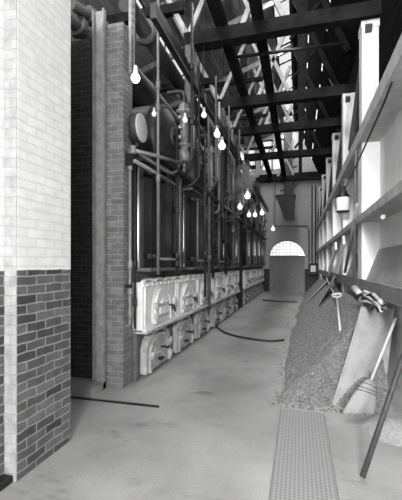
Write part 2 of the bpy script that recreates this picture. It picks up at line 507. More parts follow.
for i, (a, b) in enumerate(wx):
    zt = (8.7, 9.15)[i]
    w = MB()
    w.box(a, a + .05, YB + .1, YB + .16, 7.3, zt); w.box(b - .05, b, YB + .1, YB + .16, 7.3, zt)
    w.box(a, b, YB + .1, YB + .16, 7.3, 7.36); w.box(a, b, YB + .1, YB + .16, zt - .06, zt)
    w.box(a, b, YB + .1, YB + .15, (7.3 + zt)/2 - .04, (7.3 + zt)/2 + .04)
    w.box((a+b)/2 - .03, (a+b)/2 + .03, YB + .1, YB + .15, 7.3, zt)
    o = struct(w.build('window_%d' % (i + 2), 'dark_timber'))
    MB().box(a, b, YB + .125, YB + .13, 7.3, zt).build('pane', 'glass', o)

# right side: bay wall, whitewashed piers, ledges
PIERS = [6.5, 9.15, 11.8, 14.45, 17.1, 19.75]
struct(MB().box(XW, XW + 0.3, -4, YB, 0, 3.8).build('wall_right', 'whitewash'))
up = MB()
for k in range(12):      # dark board cladding above, boards with narrow daylight gaps
    z0 = 3.8 + k * 0.235
    up.box(XW, XW + 0.03, -1.5, YB, z0, z0 + 0.225)
struct(up.build('wall_right_upper', 'dark_board'))
for i, y in enumerate(PIERS):
    struct(MB().box(XR, XW, y, y + 0.42, 0, 3.62).build('wall_right_pier', 'whitewash', bevel=0.012))
post_root = None
for i, y in enumerate(PIERS):
    mb = MB().box(XR - 0.0, XR + 0.26, y, y + 0.28, 3.90, 5.62, bevel=0.01)
    mb.box(XR - 0.01, XR + 0.27, y - 0.01, y + 0.29, 5.50, 5.62)
    o = mb.build('roof_post', 'whitewash_timber')
    tag(o, 'whitewashed square timber roof post standing on the upper ledge, ' + ['nearest the camera', 'second from the camera', 'third from the camera', 'fourth from the camera', 'fifth from the camera', 'nearest the far brick wall'][i], 'post', 'roof posts along the right wall')
for i, (z0, z1) in enumerate(((2.30, 2.42), (3.62, 3.78))):
    mb = MB().box(XR - 0.05, XW, -1.5, YB, z0, z1)
    mb.hexa([(XR + .02, -1.5, z1), (XW, -1.5, z1), (XW, YB, z1), (XR + .02, YB, z1), (XW - .06, -1.5, z1 + .2), (XW, -1.5, z1 + .2), (XW, YB, z1 + .2), (XW - .06, YB, z1 + .2)] if i == 0 else
            [(XR - .02, -1.5, z1), (XW, -1.5, z1), (XW, YB, z1), (XR - .02, YB, z1), (XR - .02, -1.5, z1 + .12), (XW, -1.5, z1 + .12), (XW, YB, z1 + .12), (XR - .02, YB, z1 + .12)])
    struct(mb.build('trim_%d' % (3 + i), 'ledge', bevel=0.008))

# roof
def roof_strip(mb, x0, x1, y0, y1, t=0.05, dz=0.0):
    za, zb = roof_z(x0) + dz, roof_z(x1) + dz
    mb.hexa([(x0, y0, za), (x1, y0, zb), (x1, y1, zb), (x0, y1, za), (x0, y0, za + t), (x1, y0, zb + t), (x1, y1, zb + t), (x0, y1, za + t)])
SK1 = (-4.36, -4.02); SK2 = (-0.80, -0.26)
Y0R = 3.2
rb = MB(); x = -7.2; k = 0
spans = [(-7.2, SK1[0]), (SK1[1], SK2[0])]
for a, b in spans:
    n = max(1, round((b - a) / 0.36)); w = (b - a) / n
    for j in range(n):
        roof_strip(rb, a + j*w, a + (j+1)*w + 0.02, Y0R, YB + 0.3, 0.04, 0.05 * (j % 2))
roof_strip(rb, SK2[1], ridge_x, Y0R, YB + 0.3)
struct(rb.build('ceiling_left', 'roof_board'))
rr = MB()
for a, b in ((ridge_x, 0.275), (0.30, 0.69), (0.72, 1.5)):
    roof_strip(rr, a, b, Y0R, YB + 0.3)
for k in range(9):   # battens across the daylight gaps
    y = 4.0 + k * 2.1
    roof_strip(rr, 0.2, 0.85, y, y + 0.9, 0.04, 0.03)
struct(rr.build('ceiling_right', 'dark_board'))  # unlit slope, its shade put into the near-black board colour
for i, (a, b) in enumerate((SK1, SK2)):
    w = MB(); nb = 16
    for k in range(nb + 1):
        y = Y0R + (YB - Y0R) * k / nb
        roof_strip(w, a, b, y - 0.025, y + 0.025, 0.05, -0.01)
    roof_strip(w, a, a + 0.04, Y0R, YB, 0.06, -0.02); roof_strip(w, b - 0.04, b, Y0R, YB, 0.06, -0.02)
    o = struct(w.build('window_%d' % (4 + i), 'dark_timber'))
    p = MB(); roof_strip(p, a, b, Y0R, YB, 0.006, 0.02); p.build('pane', 'glass_sooty', o)

# ------------------------------------------------------------------ roof trusses
TB = [6.5, 9.3, 11.3, 14.1, 18.0]
ords = ['nearest the camera', 'second from the camera', 'third from the camera', 'fourth from the camera', 'nearest the far brick wall']
ZT = 5.77
for i, y in enumerate(TB):
    t = thing('roof_truss', 'dark timber roof truss with pale diagonal struts spanning the aisle, ' + ords[i], 'roof truss', (-0.4, y, ZT), 'roof trusses over the firing aisle')
    MB().box(-2.05, XR + 0.28, y - 0.1, y + 0.1, ZT - 0.14, ZT + 0.10).build('tie_beam', 'dark_timber', t)
    MB().box(-7.0, -2.05, y - 0.07, y + 0.07, ZT + 0.55, ZT + 0.72).build('side_beam', 'dark_timber', t)
    MB().bar((-7.0, y, roof_z(-7.0) - .12), (ridge_x, y, ridge_z - .12), 0.12, 0.18).build('rafter', 'strut', t)
    MB().bar((1.15, y, roof_z(1.15) - .12), (ridge_x, y, ridge_z - .12), 0.12, 0.18).build('rafter', 'dark_timber', t)  # darker than the left rafter, the unlit side's shade in its colour
    MB().box(-0.02, 0.14, y - 0.05, y + 0.05, ZT + .1, roof_z(.1) - .05).build('king_post', 'dark_timber', t)
    for (xa, za, xb, zb, m) in ((-0.25, ZT + .15, -1.7, roof_z(-1.7) - .2, 'strut'), (-2.0, ZT + .1, -1.0, 8.0, 'strut'), (-2.0, ZT + .1, -3.4, roof_z(-3.4) - .2, 'strut'),
                                (-1.0, ZT + .1, -0.25, 7.6, 'strut'), (-0.2, 7.2, 0.55, roof_z(0.55) - .1, 'dark_timber')):
        MB().bar((xa, y + .03, za), (xb, y + .03, zb), 0.07, 0.09).build('strut', m, t)
    MB().box(-3.0, -0.9, y - 0.04, y + 0.04, 7.25, 7.37).build('collar_beam', 'dark_timber', t)
# purlins/ runner beams along the aisle, lying on the tie beams
for j, (x, lab) in enumerate(((-1.36, 'long dark timber runner beam lying over the trusses, the left of the pair'), (-0.70, 'long dark timber runner beam lying over the trusses, the right of the pair'))):
    tag(MB().box(x - 0.09, x + 0.09, 4.2, 18.3, ZT + 0.10, ZT + 0.30).build('runner_beam', 'dark_timber'), lab, 'beam', 'runner beams over the trusses')
# thin cross rods and rod braces
for j, (a, b, lab) in enumerate(((PY(236, 57, 7.4), PY(347, 43, 7.4), 'thin dark iron tie bar crossing the aisle just beyond the first truss'),
                                 (PX(311, 46, 0.5), PX(334, 88, 0.97), 'thin bright wire slanting down under the dark right roof slope'))):
    tag(MB().tube([a, b], (0.035, 0.012)[j], 8).build('tie_rod', ('iron_black', 'pipe_grey')[j]), lab, 'rod')
# knee braces at the posts
for i, y in enumerate(PIERS):
    o = MB().bar((XR + 0.10, y - 0.02, 5.55), (XR + 0.02, y + 1.45, 3.92), 0.10, 0.16).build('knee_brace', 'brace_timber')
    tag(o, 'grey timber knee brace slanting from the head of the ' + ['nearest', 'second', 'third', 'fourth', 'fifth', 'farthest'][i] + ' whitewashed roof post', 'brace', 'knee braces along the right wall')

# columns at the left end of the tie beams, standing on the boiler casing
for i, y in enumerate(TB):
    if y < 13 or y > 14.2:
        zb = 3.16
    else:
        zb = 3.16
    mb = MB().box(-2.03, -1.85, y - .01 - .10, y - .01 + .10, zb, ZT - 0.14)
    o = mb.build('iron_column', 'iron_mid')
    tag(o, 'dark iron column carrying the left end of the roof truss ' + ords[i], 'column', 'iron columns over the boiler fronts')

# ------------------------------------------------------------------ boilers
LB = 4.1
def make_boiler(y0, label):
    t = thing('boiler', label, 'boiler', (XF, y0, 0), 'row of boilers')
    # casing behind everything
    MB().box(XF - 2.4, XF - 0.02, y0 + .02, y0 + LB - .02, 0, 3.0).build('casing', 'iron_black', t)
    MB().box(XF - 0.1, XF + 0.34, y0 + .05, y0 + LB - .05, 3.09, 3.16).build('top_ledge', 'iron_black', t)
    lp = MB().box(XF - 0.05, XF, y0, y0 + LB, 0, 0.74)
    for c in (0.0, 1.37, 2.70, LB - .12):
        lp.box(XF, XF + 0.05, y0 + c, y0 + c + 0.12, 0, 0.72, bevel=.01)
    lp.build('lower_front', 'front_soot_shade', t)  # sooty grey, darkened further for the shadow under the overhang
    upm = MB().box(XF - 0.05, XF + 0.14, y0, y0 + LB, 0.70, 1.36, bevel=.012)
    upm.box(XF + .14, XF + 0.19, y0, y0 + LB, 0.68, 0.72)
    upm.box(XF + .14, XF + 0.165, y0, y0 + LB, 1.30, 1.345)
    for c in (0.06, 1.36, 1.46, 2.70, 2.80, 4.02):
        upm.tube([(XF + .15, y0 + c, .71), (XF + .15, y0 + c, 1.31)], .018, 8)
    k = 0
    while 0.1 + k * 0.17 < LB - .1:
        upm.lathe([(.02, 0), (.02, .012), (.012, .02), (0, .022)], (XF + .165, y0 + .1 + k * .17, 1.322), (1, 0, 0), 8)
        k += 1
    # scalloped cornice
    for c in range(int(LB / 0.41)):
        yc = y0 + .2 + c * .41
        upm.ring(arch(yc, 1.36, .36, 0, .05, 8), arch(yc, 1.36, .30, 0, .025, 8), XF + .10, XF + .165)
    upm.build('fire_front', 'front_white', t)
    soot = MB().box(XF - .04, XF + .02, y0, y0 + LB, 1.36, 1.56); soot.build('smoke_band', 'front_soot_shade', t)
    for b in range(3):
        yc = y0 + 0.72 + b * 1.33
        # upper fire door
        fr = MB()
        fr.ring(arch(yc, .74, .70, .22, .30), arch(yc, .74, .56, .22, .23), XF + 0.13, XF + 0.19)
        fr.ring(arch(yc, .74, .80, .22, .35), arch(yc, .74, .76, .22, .33), XF + 0.13, XF + 0.155)
        fr = fr.build('fire_door', 'front_white', t)
        lf = MB(); lf.prism(arch(yc, .76, .54, .20, .22), XF + 0.13, XF + 0.175)
        lf.prism(arch(yc, .80, .36, .14, .14), XF + 0.17, XF + 0.195)
        lf.build('door_leaf', 'front_white', fr)
        for z in (.84, 1.0):
            hg = MB()
            hg.box(XF + 0.175, XF + 0.205, yc - .36, yc + .16, z - .022, z + .022, bevel=.006)
            hg.lathe([(.03, -.045), (.03, .045)], (XF + 0.2, yc - .36, z), (0, 0, 1), 10)
            hg.build('hinge', 'front_ash', fr)
        lt = MB().tube(bend([(XF + 0.18, yc + .2, .96), (XF + 0.26, yc + .22, .96), (XF + 0.27, yc + .24, .86)], 4), .016, 8)
        lt.box(XF + 0.14, XF + 0.21, yc + .29, yc + .35, .88, .95)
        lt.build('latch', 'iron_mid', fr)
        # perforated draught plate
        dp = MB(); dp.lathe([(.13, 0), (.13, .02), (.10, .03), (0, .03)], (XF + 0.14, yc + .60 if b < 2 else yc + .5, .93), (1, 0, 0), 18)
        yy = yc + .60 if b < 2 else yc + .5
        d = dp.build('draught_plate', 'front_white', t)
        hl = MB()
        for q in range(10):
            a = q * 2.4; r = .022 * math.sqrt(q) * 1.25
            hl.lathe([(.011, 0), (.011, .004)], (XF + 0.1685, yy + math.cos(a) * r, .93 + math.sin(a) * r), (1, 0, 0), 8)
        hl.build('air_holes', 'iron_black', d)
        # lower ash-pit door
        ar = MB()
        ar.ring(arch(yc, .04, 1.04, .24, .37), arch(yc, .04, .90, .24, .31), XF - .01, XF + .11)
        ar.ring(arch(yc, .04, .86, .24, .28), arch(yc, .04, .74, .24, .23), XF - .01, XF + .14)
        af = ar.build('ash_door', 'front_ash', t)
        rc = MB(); rc.prism(arch(yc, .05, .90, .24, .31), XF + .001, XF + .012); rc.build('arch_recess', 'front_soot_shade', af)
        al = MB(); al.prism(arch(yc, .05, .74, .22, .23), XF + .01, XF + .10)
        al.prism(arch(yc - .13, .12, .28, .12, .13), XF + .09, XF + .125)
        al.prism(arch(yc + .17, .12, .26, .12, .13), XF + .09, XF + .125)
        al.build('door_leaf', 'front_ash', af)
        hh = MB()
        hh.box(XF + .10, XF + .16, yc - .42, yc + .1, .26, .30, bevel=.006)
        hh.lathe([(.035, -.06), (.035, .06)], (XF + .15, yc - .40, .28), (0, 0, 1), 10)
        hh.build('hinge', 'front_ash', af)
        for z in (.36, .14):
            MB().lathe([(.035, -.06), (.035, .06)], (XF + .13, yc + .42, z), (0, 0, 1), 10).build('hinge_pin', 'front_ash', af)
        lt = MB().tube(bend([(XF + .12, yc + .02, .33), (XF + .19, yc + .03, .33), (XF + .20, yc + .1, .30), (XF + .19, yc + .2, .31)], 4), .016, 8)
        lt.box(XF + .12, XF + .19, yc - .12, yc - .02, .16, .19)
        lt.build('latch', 'iron_black', af)
    # sill plate under the fire front
    s = MB().box(XF, XF + .21, y0, y0 + LB, .655, .685); s.build('sill', 'front_ash', t)
    # tall glossy header doors
    for (a, b) in ((.03, 1.42), (2.12, 3.62)):
        a += y0; b += y0; z0, z1 = 1.56, 3.04
        hd = MB(); x0, x1 = XF - .02, XF + .20
        n = 10; r = .20
        prof = [(x0, a)]
        for k in range(n + 1):
            an = PI/2 * k / n
            prof.append((x1 - r + math.sin(an) * r, a + r * 1.5 - math.cos(an) * r * 1.5))
        for k in range(1, 8):        # gently bellied face
            tt = k / 8
            prof.append((x1 + .04 * math.sin(PI * tt), a + r * 1.5 + (b - .08 - a - r * 1.5) * tt))
        for k in range(n + 1):
            an = PI/2 * (1 - k / n)
            prof.append((x1 - .08 + math.sin(an) * .08, b - .08 + math.cos(an) * .08))
        prof.append((x0, b))
        hd.prism(prof, z0, z1, 'z')
        for f in hd.bm.faces:
            if abs(f.normal.z) < .5: f.smooth = False
        h = hd.build('header_door', 'iron_gloss', t)
        for p in h.data.polygons:
            if len(p.vertices) == 4: p.use_smooth = True
        md = h.modifiers.new('edge', 'EDGE_SPLIT'); md.split_angle = math.radians(35)
        # raised moulding: frame with rounded lower corner
        mo = MB(); w = .022; xf = x1 + .036
        ya, yb, za, zb = a + .32, b - .12, z0 + .13, z1 - .12
        path = [(xf, ya, za), (xf, yb - .12, za), (xf, yb - .04, za + .04), (xf, yb, za + .12), (xf, yb, zb), (xf, ya, zb), (xf, ya, za)]
        mo.tube(path, .020, 8)
        mo.build('moulding', 'pipe_grey', h)
        fr = MB()
        fr.box(x0, x1 + .05, a - .02, b + .03, z0 - .05, z0, bevel=.008)
        fr.box(x0, x1 + .04, a - .02, b + .03, z1, z1 + .05, bevel=.008)
        fr.box(x1 - .03, x1 + .035, b - .035, b + .03, z0, z1, bevel=.008)
        fr.build('door_frame', 'pipe_lag', h)
        for z in (z0 + .16, z1 - .16):
            hg = MB()
            hg.box(x1 - .02, x1 + .03, a + .02, a + .34, z - .035, z + .035, bevel=.008)
            for q in range(4):
                hg.lathe([(.018, 0), (.018, .02), (0, .024)], (x1 + .03, a + .06 + q * .08, z), (1, 0, 0), 8)
            hg.build('hinge', 'iron_mid', h)
        # latch at the foot of the right edge
        MB().tube(bend([(x1 + .02, b - .02, z0 + .30), (x1 + .07, b - .01, z0 + .24), (x1 + .07, b, z0 + .10), (x1 + .03, b, z0 + .02)], 4), .018, 8).build('latch', 'iron_mid', h)
    # steam drums with riveted dished heads
    for yc in (y0 + 1.60, y0 + 3.50):
        zc, r = 3.83, .62
        if zc - r < 3.17: zc = 3.17 + r + .01
        dr = MB()
        dr.lathe([(r, -2.6), (r, -.12)], (XF - .12, yc, zc), (1, 0, 0), 40)
        d = dr.build('steam_drum', 'iron_black', t)
        dr = MB()
        dr.lathe([(r + .012, -.12), (r + .012, -.02), (r, .02), (r - .05, .05), (r * .75, .11), (r * .45, .15), (0, .17)], (XF - .12, yc, zc), (1, 0, 0), 40)
        for q in range(36):
            a = 2 * PI * q / 36
            dr.lathe([(.027, 0), (.024, .018), (0, .03)], (XF - .12 + .045, yc + math.cos(a) * (r - .06), zc + math.sin(a) * (r - .06)), (1, 0, 0), 6)
        dr.build('riveted_head', 'iron_drum', d)
        mh = MB()
        mh.lathe([(.20, .10), (.20, .18), (.17, .20), (0, .20)], (XF - .12, yc, zc + .05), (1, 0, 0), 24)
        mh.bar((XF + .09, yc - .2, zc + .05), (XF + .09, yc + .2, zc + .05), .03, .06)
        mh.build('manhole_cover', 'iron_mid', d)
        sd = MB().box(XF - .5, XF - .1, yc - .3, yc + .3, 2.99, 3.30); sd.build('saddle', 'iron_black', d)
    return t
b0 = make_boiler(4.60, 'dark steam boiler with whitewashed fire front nearest the brick end wall')
copy_tree(b0, (0, 4.12, 0), label='dark steam boiler second from the brick end wall, before the dark brick pier')
copy_tree(b0, (0, 14.05 - 4.60, 0), label='dark steam boiler just beyond the dark brick pier')
copy_tree(b0, (0, 18.17 - 4.60, 0), label='dark steam boiler farthest away, next to the arched door')

# ------------------------------------------------------------------ water columns with gauge glasses
wloc = [(6.15, 'first'), (8.15, 'second'), (10.3, 'third'), (12.3, 'fourth'), (15.65, 'fifth'), (17.6, 'sixth'), (19.8, 'seventh'), (21.5, 'last')]
def make_wc(x, y, z, label):
    t = thing('water_column', label, 'water gauge', (x, y, z), 'water gauges along the boiler fronts')
    MB().lathe([(.05, 0), (.085, .02), (.11, .10), (.10, .17), (.07, .22), (.07, .26), (.14, .27), (.14, .30), (.075, .31), (.075, .85), (.14, .86), (.14, .90), (.08, .91), (.10, .97), (.06, 1.03), (0, 1.05)], (x, y, z), (0, 0, 1), 18).build('column_body', 'pipe_grey', t)
    MB().tube([(x + .12, y + .16, z + .30), (x + .12, y + .16, z + .86)], .022, 8).build('gauge_glass', 'porcelain', t)
    for zz in (.30, .84):
        f = MB().tube([(x, y, z + zz), (x + .12, y + .16, z + zz)], .028, 8)
        f.lathe([(.03, -.04), (.035, 0), (.03, .04)], (x + .12, y + .16, z + zz), (0, 0, 1), 10)
        f = f.build('gauge_cock', 'brass', t)
        MB().lathe([(.05, 0), (.05, .015)], (x + .19, y + .22, z + zz), (1, .6, 0), 12).build('hand_wheel', 'brass', f)
    for k in range(3):
        tc = MB().tube([(x, y, z + .38 + k * .17), (x - .02, y - .17, z + .38 + k * .17)], .02, 8)
        tc.lathe([(.012, 0), (.035, .01), (.035, .03), (0, .04)], (x - .02, y - .17, z + .38 + k * .17), (0, -1, 0), 10)
        tc.build('try_cock', 'brass', t)
    MB().tube(bend([(x, y, z + .02), (x, y, z - .12), (x - .02, y - .03, z - .2), (x - .12, y - .05, z - .22)], 5), .035, 10).build('drain_elbow', 'pipe_grey', t)
    MB().tube(bend([(x, y, z + .98), (x, y, z + 1.18), (x - .1, y, z + 1.25), (x - .32, y, z + 1.25)], 5), .04, 10).build('steam_pipe', 'pipe_dark', t)
    return t
wc0 = None
nm = ['nearest', 'second', 'third', 'fourth', 'fifth', 'sixth', 'seventh', 'farthest']
for i, (y, nme) in enumerate(wloc):
    lab = 'upright water gauge column with small cocks above the boiler fronts, %s along the row' % nm[i]
    if i == 0: wc0 = make_wc(-1.96, y, 3.42, lab)
    else: copy_tree(wc0, (0, y - wloc[0][0], -0.12 if i % 2 else 0), label=lab)

# ------------------------------------------------------------------ pipes
def pipe(pts, r, mat, label, name='pipe', group=None, flanges=(), smooth=False, cat='pipe'):
    mb = MB().tube(bend(pts, 6) if smooth else pts, r, 10)
    o = mb
    root = o.build(name, mat); tag(root, label, cat, group)
    off = ROOTLOC[root.name]
    for p, ax in flanges:
        fm = MB().lathe([(r * 1.15, -.05), (r * 1.7, -.05), (r * 1.7, -.012), (r * 1.55, 0), (r * 1.7, .012), (r * 1.7, .05), (r * 1.15, .05)], p, ax, 12)
        fm.build('coupling', mat, root)
    return root
VX = -1.86
p158 = PX(158, 265, VX)
pipe([(VX, p158.y, 1.47), (VX, p158.y, 7.6)], .02, 'pipe_mid', 'tall pale vertical pipe running past the nearest glossy boiler door up to the roof',
     flanges=[((VX, p158.y, z), (0, 0, 1)) for z in (2.78, 3.75, 4.05)])
pa = PX(131.5, 260, -2.12); pb = PX(134.5, 260, -2.10)
pipe([(-2.2, 4.40, .80), (-2.17, 4.40, .80), (-2.15, 4.40, .83), (-2.15, 4.40, 3.12)], .021, 'pipe_grey', 'pale vertical pipe at the brick corner, left of the nearest boiler door', flanges=[((-2.15, 4.4, z), (0, 0, 1)) for z in (.95, 1.25, 1.6, 2.9)])
pipe([(-2.11, 4.46, .75), (-2.11, 4.46, 3.10)], .016, 'pipe_dark', 'thin dark vertical pipe beside the pale corner pipe', flanges=[((-2.11, 4.46, z), (0, 0, 1)) for z in (1.1, 1.62)])
pipe([PX(133, 150, -2.05), PX(156, 156, -1.86), PX(181, 163, -1.86)], .025, 'pipe_grey', 'pale slanting pipe from the brick corner to the nearest water gauge', flanges=[(PX(133, 150, -2.05), (0, 0, 1))])
pipe([PX(137, 152, -2.04), PX(158, 166, -1.90), PX(170, 173, -1.88), PX(177, 170, -1.88), PX(181, 160, -1.88)], .022, 'pipe_mid' if 'pipe_mid' in M else 'pipe_grey', 'thin sagging pipe looped below the slanting pipe', smooth=True)
pipe([PX(135, 161, -1.9), PX(171, 182, -1.9)], .024, 'pipe_grey', 'pale pipe lying along the top edge of the nearest boiler door')
y177 = PX(177, 265, -1.93).y
pipe([(-1.93, y177, 1.42), (-1.93, y177, 3.7)], .022, 'pipe_dark', 'dark vertical pipe between the first and second glossy boiler doors', flanges=[((-1.93, y177, z), (0, 0, 1)) for z in (1.75, 1.62, 2.5)])
for k, (u, zb, zt, r, m, lab) in enumerate((  # front pipes
        (205, 1.0, 4.2, .022, 'pipe_dark', 'thin dark vertical pipe in front of the second glossy boiler door'),
        (209, 0.72, 4.9, .035, 'pipe_lag', 'lagged vertical pipe right of the second glossy boiler door'),
        (213, 1.30, 4.7, .030, 'pipe_dark', 'dark vertical pipe close behind the lagged pipe'),
        (226, 1.35, 4.9, .04, 'pipe_dark', 'dark vertical pipe between the third and fourth glossy boiler doors'),
        (219, 2.9, 5.6, .03, 'pipe_grey', 'pale vertical pipe over the third glossy boiler door'),
        (192, 3.3, 5.9, .024, 'pipe_dark', 'dark vertical pipe over the second glossy boiler door'),
        (232, 2.9, 5.6, .035, 'pipe_lag', 'lagged vertical pipe over the fourth glossy boiler door'))):
    X_ = {192: -1.70, 205: -1.70}.get(u, -1.90)
    p = PX(u, 265, X_)
    pipe(([(-2.1, p.y, zb), (X_ - .06, p.y, zb), (X_, p.y, zb + .06)] if zb > 2.8 else [(X_, p.y, zb)]) + [(X_, p.y, zt)], r, m, lab, flanges=[((X_, p.y, zb + (zt - zb) * q), (0, 0, 1)) for q in (.25, .6)])
ords5 = ['nearest', 'second', 'third', 'fourth', 'fifth', 'farthest']
for k, (u, zb, zt) in enumerate(((199, 3.0, 5.2), (216, 3.2, 5.6), (222.5, 2.6, 4.6), (229, 3.2, 5.6), (236, 2.4, 5.2), (239.5, 3.0, 5.6))):
    p = PX(u, 265, -1.70)
    pipe([(-1.70, p.y, zt), (-1.70, p.y, zb + .15), (-1.80, p.y, zb + .05), (-1.9, p.y, zb), (-2.1, p.y, zb)], .02 + .004 * (k % 3), ('pipe_dark', 'pipe_lag')[k % 2],
         'thin bent-foot vertical pipe over the boilers, %s of six in the row' % ords5[k], group='thin pipes over the boilers')
# great breeching flue and steam main over the boilers
fl = thing('flue_duct', 'large dark round flue duct running above the whole boiler row', 'duct', (-3.55, 12.5, 5.4))
MB().tube([(-3.55, 5.6, 5.45), (-3.55, 21.8, 5.45)], .42, 28).build('duct', 'iron_black', fl)
for k in range(9):
    y = 5.8 + k * 1.95
    MB().lathe([(.42, -.03), (.45, -.03), (.45, .03), (.42, .03)], (-3.55, y, 5.45), (0, 1, 0), 28).build('band', 'iron_mid', fl)
for y in (6.2, 10.32, 15.65, 19.77):
    MB().box(-3.75, -3.35, y - .06, y + .06, 4.46, 5.06).build('support', 'iron_black', fl)
sm = thing('steam_main', 'long lagged steam main running under the left roof slope', 'pipe', (-2.45, 12, 5.3))
MB().tube([(-2.45, 4.9, 5.45), (-2.45, 21.9, 5.45)], .13, 18).build('pipe_run', 'pipe_dark', sm)
for k in range(8):
    MB().lathe([(.13, -.05), (.2, -.05), (.2, .05), (.13, .05)], (-2.45, 5.6 + 2.1 * k, 5.45), (0, 1, 0), 18).build('flange', 'pipe_lag', sm)
for k in range(6):
    MB().tube([(-2.45, 6.5 + 2.8 * k, 5.55), (-2.45, 6.5 + 2.8 * k, roof_z(-2.45))], .014, 6).build('hanger', 'iron_black', sm)
# pipe rack along above the boiler front (dark longitudinal rail with pale edge)
rl = thing('crane_rail', 'long dark iron rail with pale edge running over the boiler fronts', 'rail', (-1.9, 12, 4.9))
MB().box(-1.82, -1.74, 4.3, 21.9, 4.72, 4.92).build('rail', 'iron_black', rl)
MB().box(-1.745, -1.735, 4.3, 21.9, 4.72, 4.745).build('edge_strip', 'pipe_grey', rl)
for k in range(5):
    y = TB[k]
    MB().box(-1.85, -1.74, y - .04, y + .04, 4.7, 4.95).build('bracket', 'iron_mid', rl)
# aerial ladder-like rack in the near corner
ld = thing('cable_ladder', 'narrow pale iron ladder fixed high on the near brick corner', 'ladder', (-2.16, 4.45, 3.0))
for dy in (-.05, .05):
    MB().box(-2.19, -2.15, 4.5 + dy - .008, 4.5 + dy + .008, 4.15, 5.6).build('rail', 'pipe_grey', ld)
for k in range(14):
    MB().tube([(-2.17, 4.45, 4.2 + .1 * k), (-2.17, 4.55, 4.2 + .1 * k)], .006, 6).build('rung', 'pipe_grey', ld)
# drum-shaped fitting with pale face, and its bracket
dg = thing('drum_fitting', 'round drum-shaped fitting with pale face beside the near brick corner', 'drum fitting', (-2.25, 4.75, 3.5))
cpt = PX(140.5, 128, -2.02)
MB().lathe([(.02, -.10), (.175, -.10), (.19, -.08), (.195, 0), (.185, .012)], cpt, (1, 0, 0), 28).build('housing', 'iron_mid', dg)
MB().lathe([(.184, 0), (.184, .022), (.17, .028), (0, .03)], cpt, (1, 0, 0), 28).build('face', 'pale_dial', dg)
MB().tube([(cpt.x - .05, cpt.y, cpt.z - .19), (cpt.x - .05, cpt.y, 3.17)], .025, 8).build('stem', 'iron_mid', dg)
br = MB(); br.prism([(4.36, 3.06), (4.36, 2.90), (4.5, 2.98)], -2.2, -2.08); br.bar((-2.14, 4.36, 3.3), (-2.10, 4.52, 3.08), .02, .02)
tag(br.build('wall_bracket', 'iron_black'), 'small black triangular bracket on the near brick corner below the drum fitting', 'bracket')
sb = MB().box(-2.2, -2.13, 4.36, 4.42, 1.30, 1.345); tag(sb.build('wall_hook', 'iron_black'), 'small black iron stub sticking out of the near brick corner', 'bracket')

# steel channel column by the brick end
ch = MB()
cx0, cx1 = -2.58, -2.42
ch.box(cx0, cx1, 4.24, 4.26, 0, 4.9); ch.box(cx0, cx0 + .018, 4.19, 4.24, 0, 4.9); ch.box(cx1 - .018, cx1, 4.19, 4.24, 0, 4.9)
tag(ch.build('channel_column', 'pipe_grey'), 'tall grey steel channel column standing against the brick end wall', 'column')
# black floor rail in front of the brick end
tag(MB().box(-4.6, -1.52, 3.925 - .1, 3.95 - .1, 0, 0.018).build('floor_strip', 'iron_black'), 'thin black iron strip lying across the floor by the brick end wall', 'floor strip')
# black strip along the foot of the near left wall
tag(MB().box(-2.112, -2.03, -1.0, 2.235, 0.0, 0.055, bevel=.012).build('floor_edge_strip', 'iron_black'), 'black strip lying on the floor at the foot of the near left wall', 'bar')

# pipes over the alcove, top left
for i, (a, b, r, lab) in enumerate(((PY(62, 10, 4.62), PY(92, 42, 5.35), .10, 'thick pale pipe slanting over the dark alcove, lower of the two'), (PY(72, 4, 4.75), PY(106, 27, 5.45), .08, 'thick pale pipe slanting over the dark alcove, upper of the two'))):
    pipe([a, b], r, 'pipe_lag', lab, flanges=[((a + b) / 2, (b - a))])

# ------------------------------------------------------------------ lamps
def bulb(p, top, rad, mat, label, name='light_bulb', group='bare electric bulbs on cords'):
    t = thing(name, label, 'light bulb', p, group)
    MB().lathe([(0, -1.1*rad), (.6*rad, -.92*rad), (.95*rad, -.4*rad), (1.05*rad, 0), (.9*rad, .5*rad), (.55*rad, .95*rad), (.4*rad, 1.5*rad), (0, 1.52*rad)], p, (0, 0, 1), 16).build('glass_bulb', mat, t)
    MB().lathe([(.42*rad, 1.5*rad), (.5*rad, 1.6*rad), (.5*rad, 2.5*rad), (.3*rad, 2.8*rad), (0, 2.85*rad)], p, (0, 0, 1), 12).build('socket', 'porcelain', t)
    MB().tube([p + V((0, 0, 2.7*rad)), V((p.x, p.y, top))], .006, 6).build('cord', 'iron_black', t)
    return t
def rz(p): return roof_z(p.x)
B = [(PX(135.5, 78, -2.05), .058, 'bulb_lit', 'large lit electric bulb hanging near the brick corner, highest and nearest of the bulbs'),
     (PX(154, 114, -1.95), .032, 'bulb_dim', 'small pale electric bulb hanging in front of the riveted boiler drum'),
     (PX(185, 120, -1.78), .04, 'bulb_dim', 'pale electric bulb hanging beside the nearest water gauge'),
     (PX(204, 115, -1.68), .05, 'bulb_dim', 'pale electric bulb above the second glossy boiler door, left of a close pair'),
     (PX(217, 134, -1.65), .062, 'bulb_lit', 'lit electric bulb over the third glossy boiler door, upper of two side by side'),
     (PX(222, 146, -1.65), .075, 'bulb_lit', 'large lit electric bulb over the third glossy boiler door, lower of two side by side'),
     (PX(247.5, 196, -1.55), .085, 'bulb_lit', 'brightest lit electric bulb before the dark brick pier'),
     (PX(240, 207, -1.66), .065, 'bulb_lit', 'lit electric bulb just below and left of the brightest one'),
     (PX(249, 215, -1.58), .06, 'bulb_lit', 'lit bulb in a level row of three, the left one'),
     (PX(255, 215, -1.45), .062, 'bulb_lit', 'lit bulb in a level row of three, the middle one'),
     (PX(262, 213, -1.28), .07, 'bulb_lit', 'lit bulb in a level row of three, the right one'),
     (PX(273, 229, -0.95), .06, 'bulb_lit', 'lit electric bulb hanging just above the arched door light')]
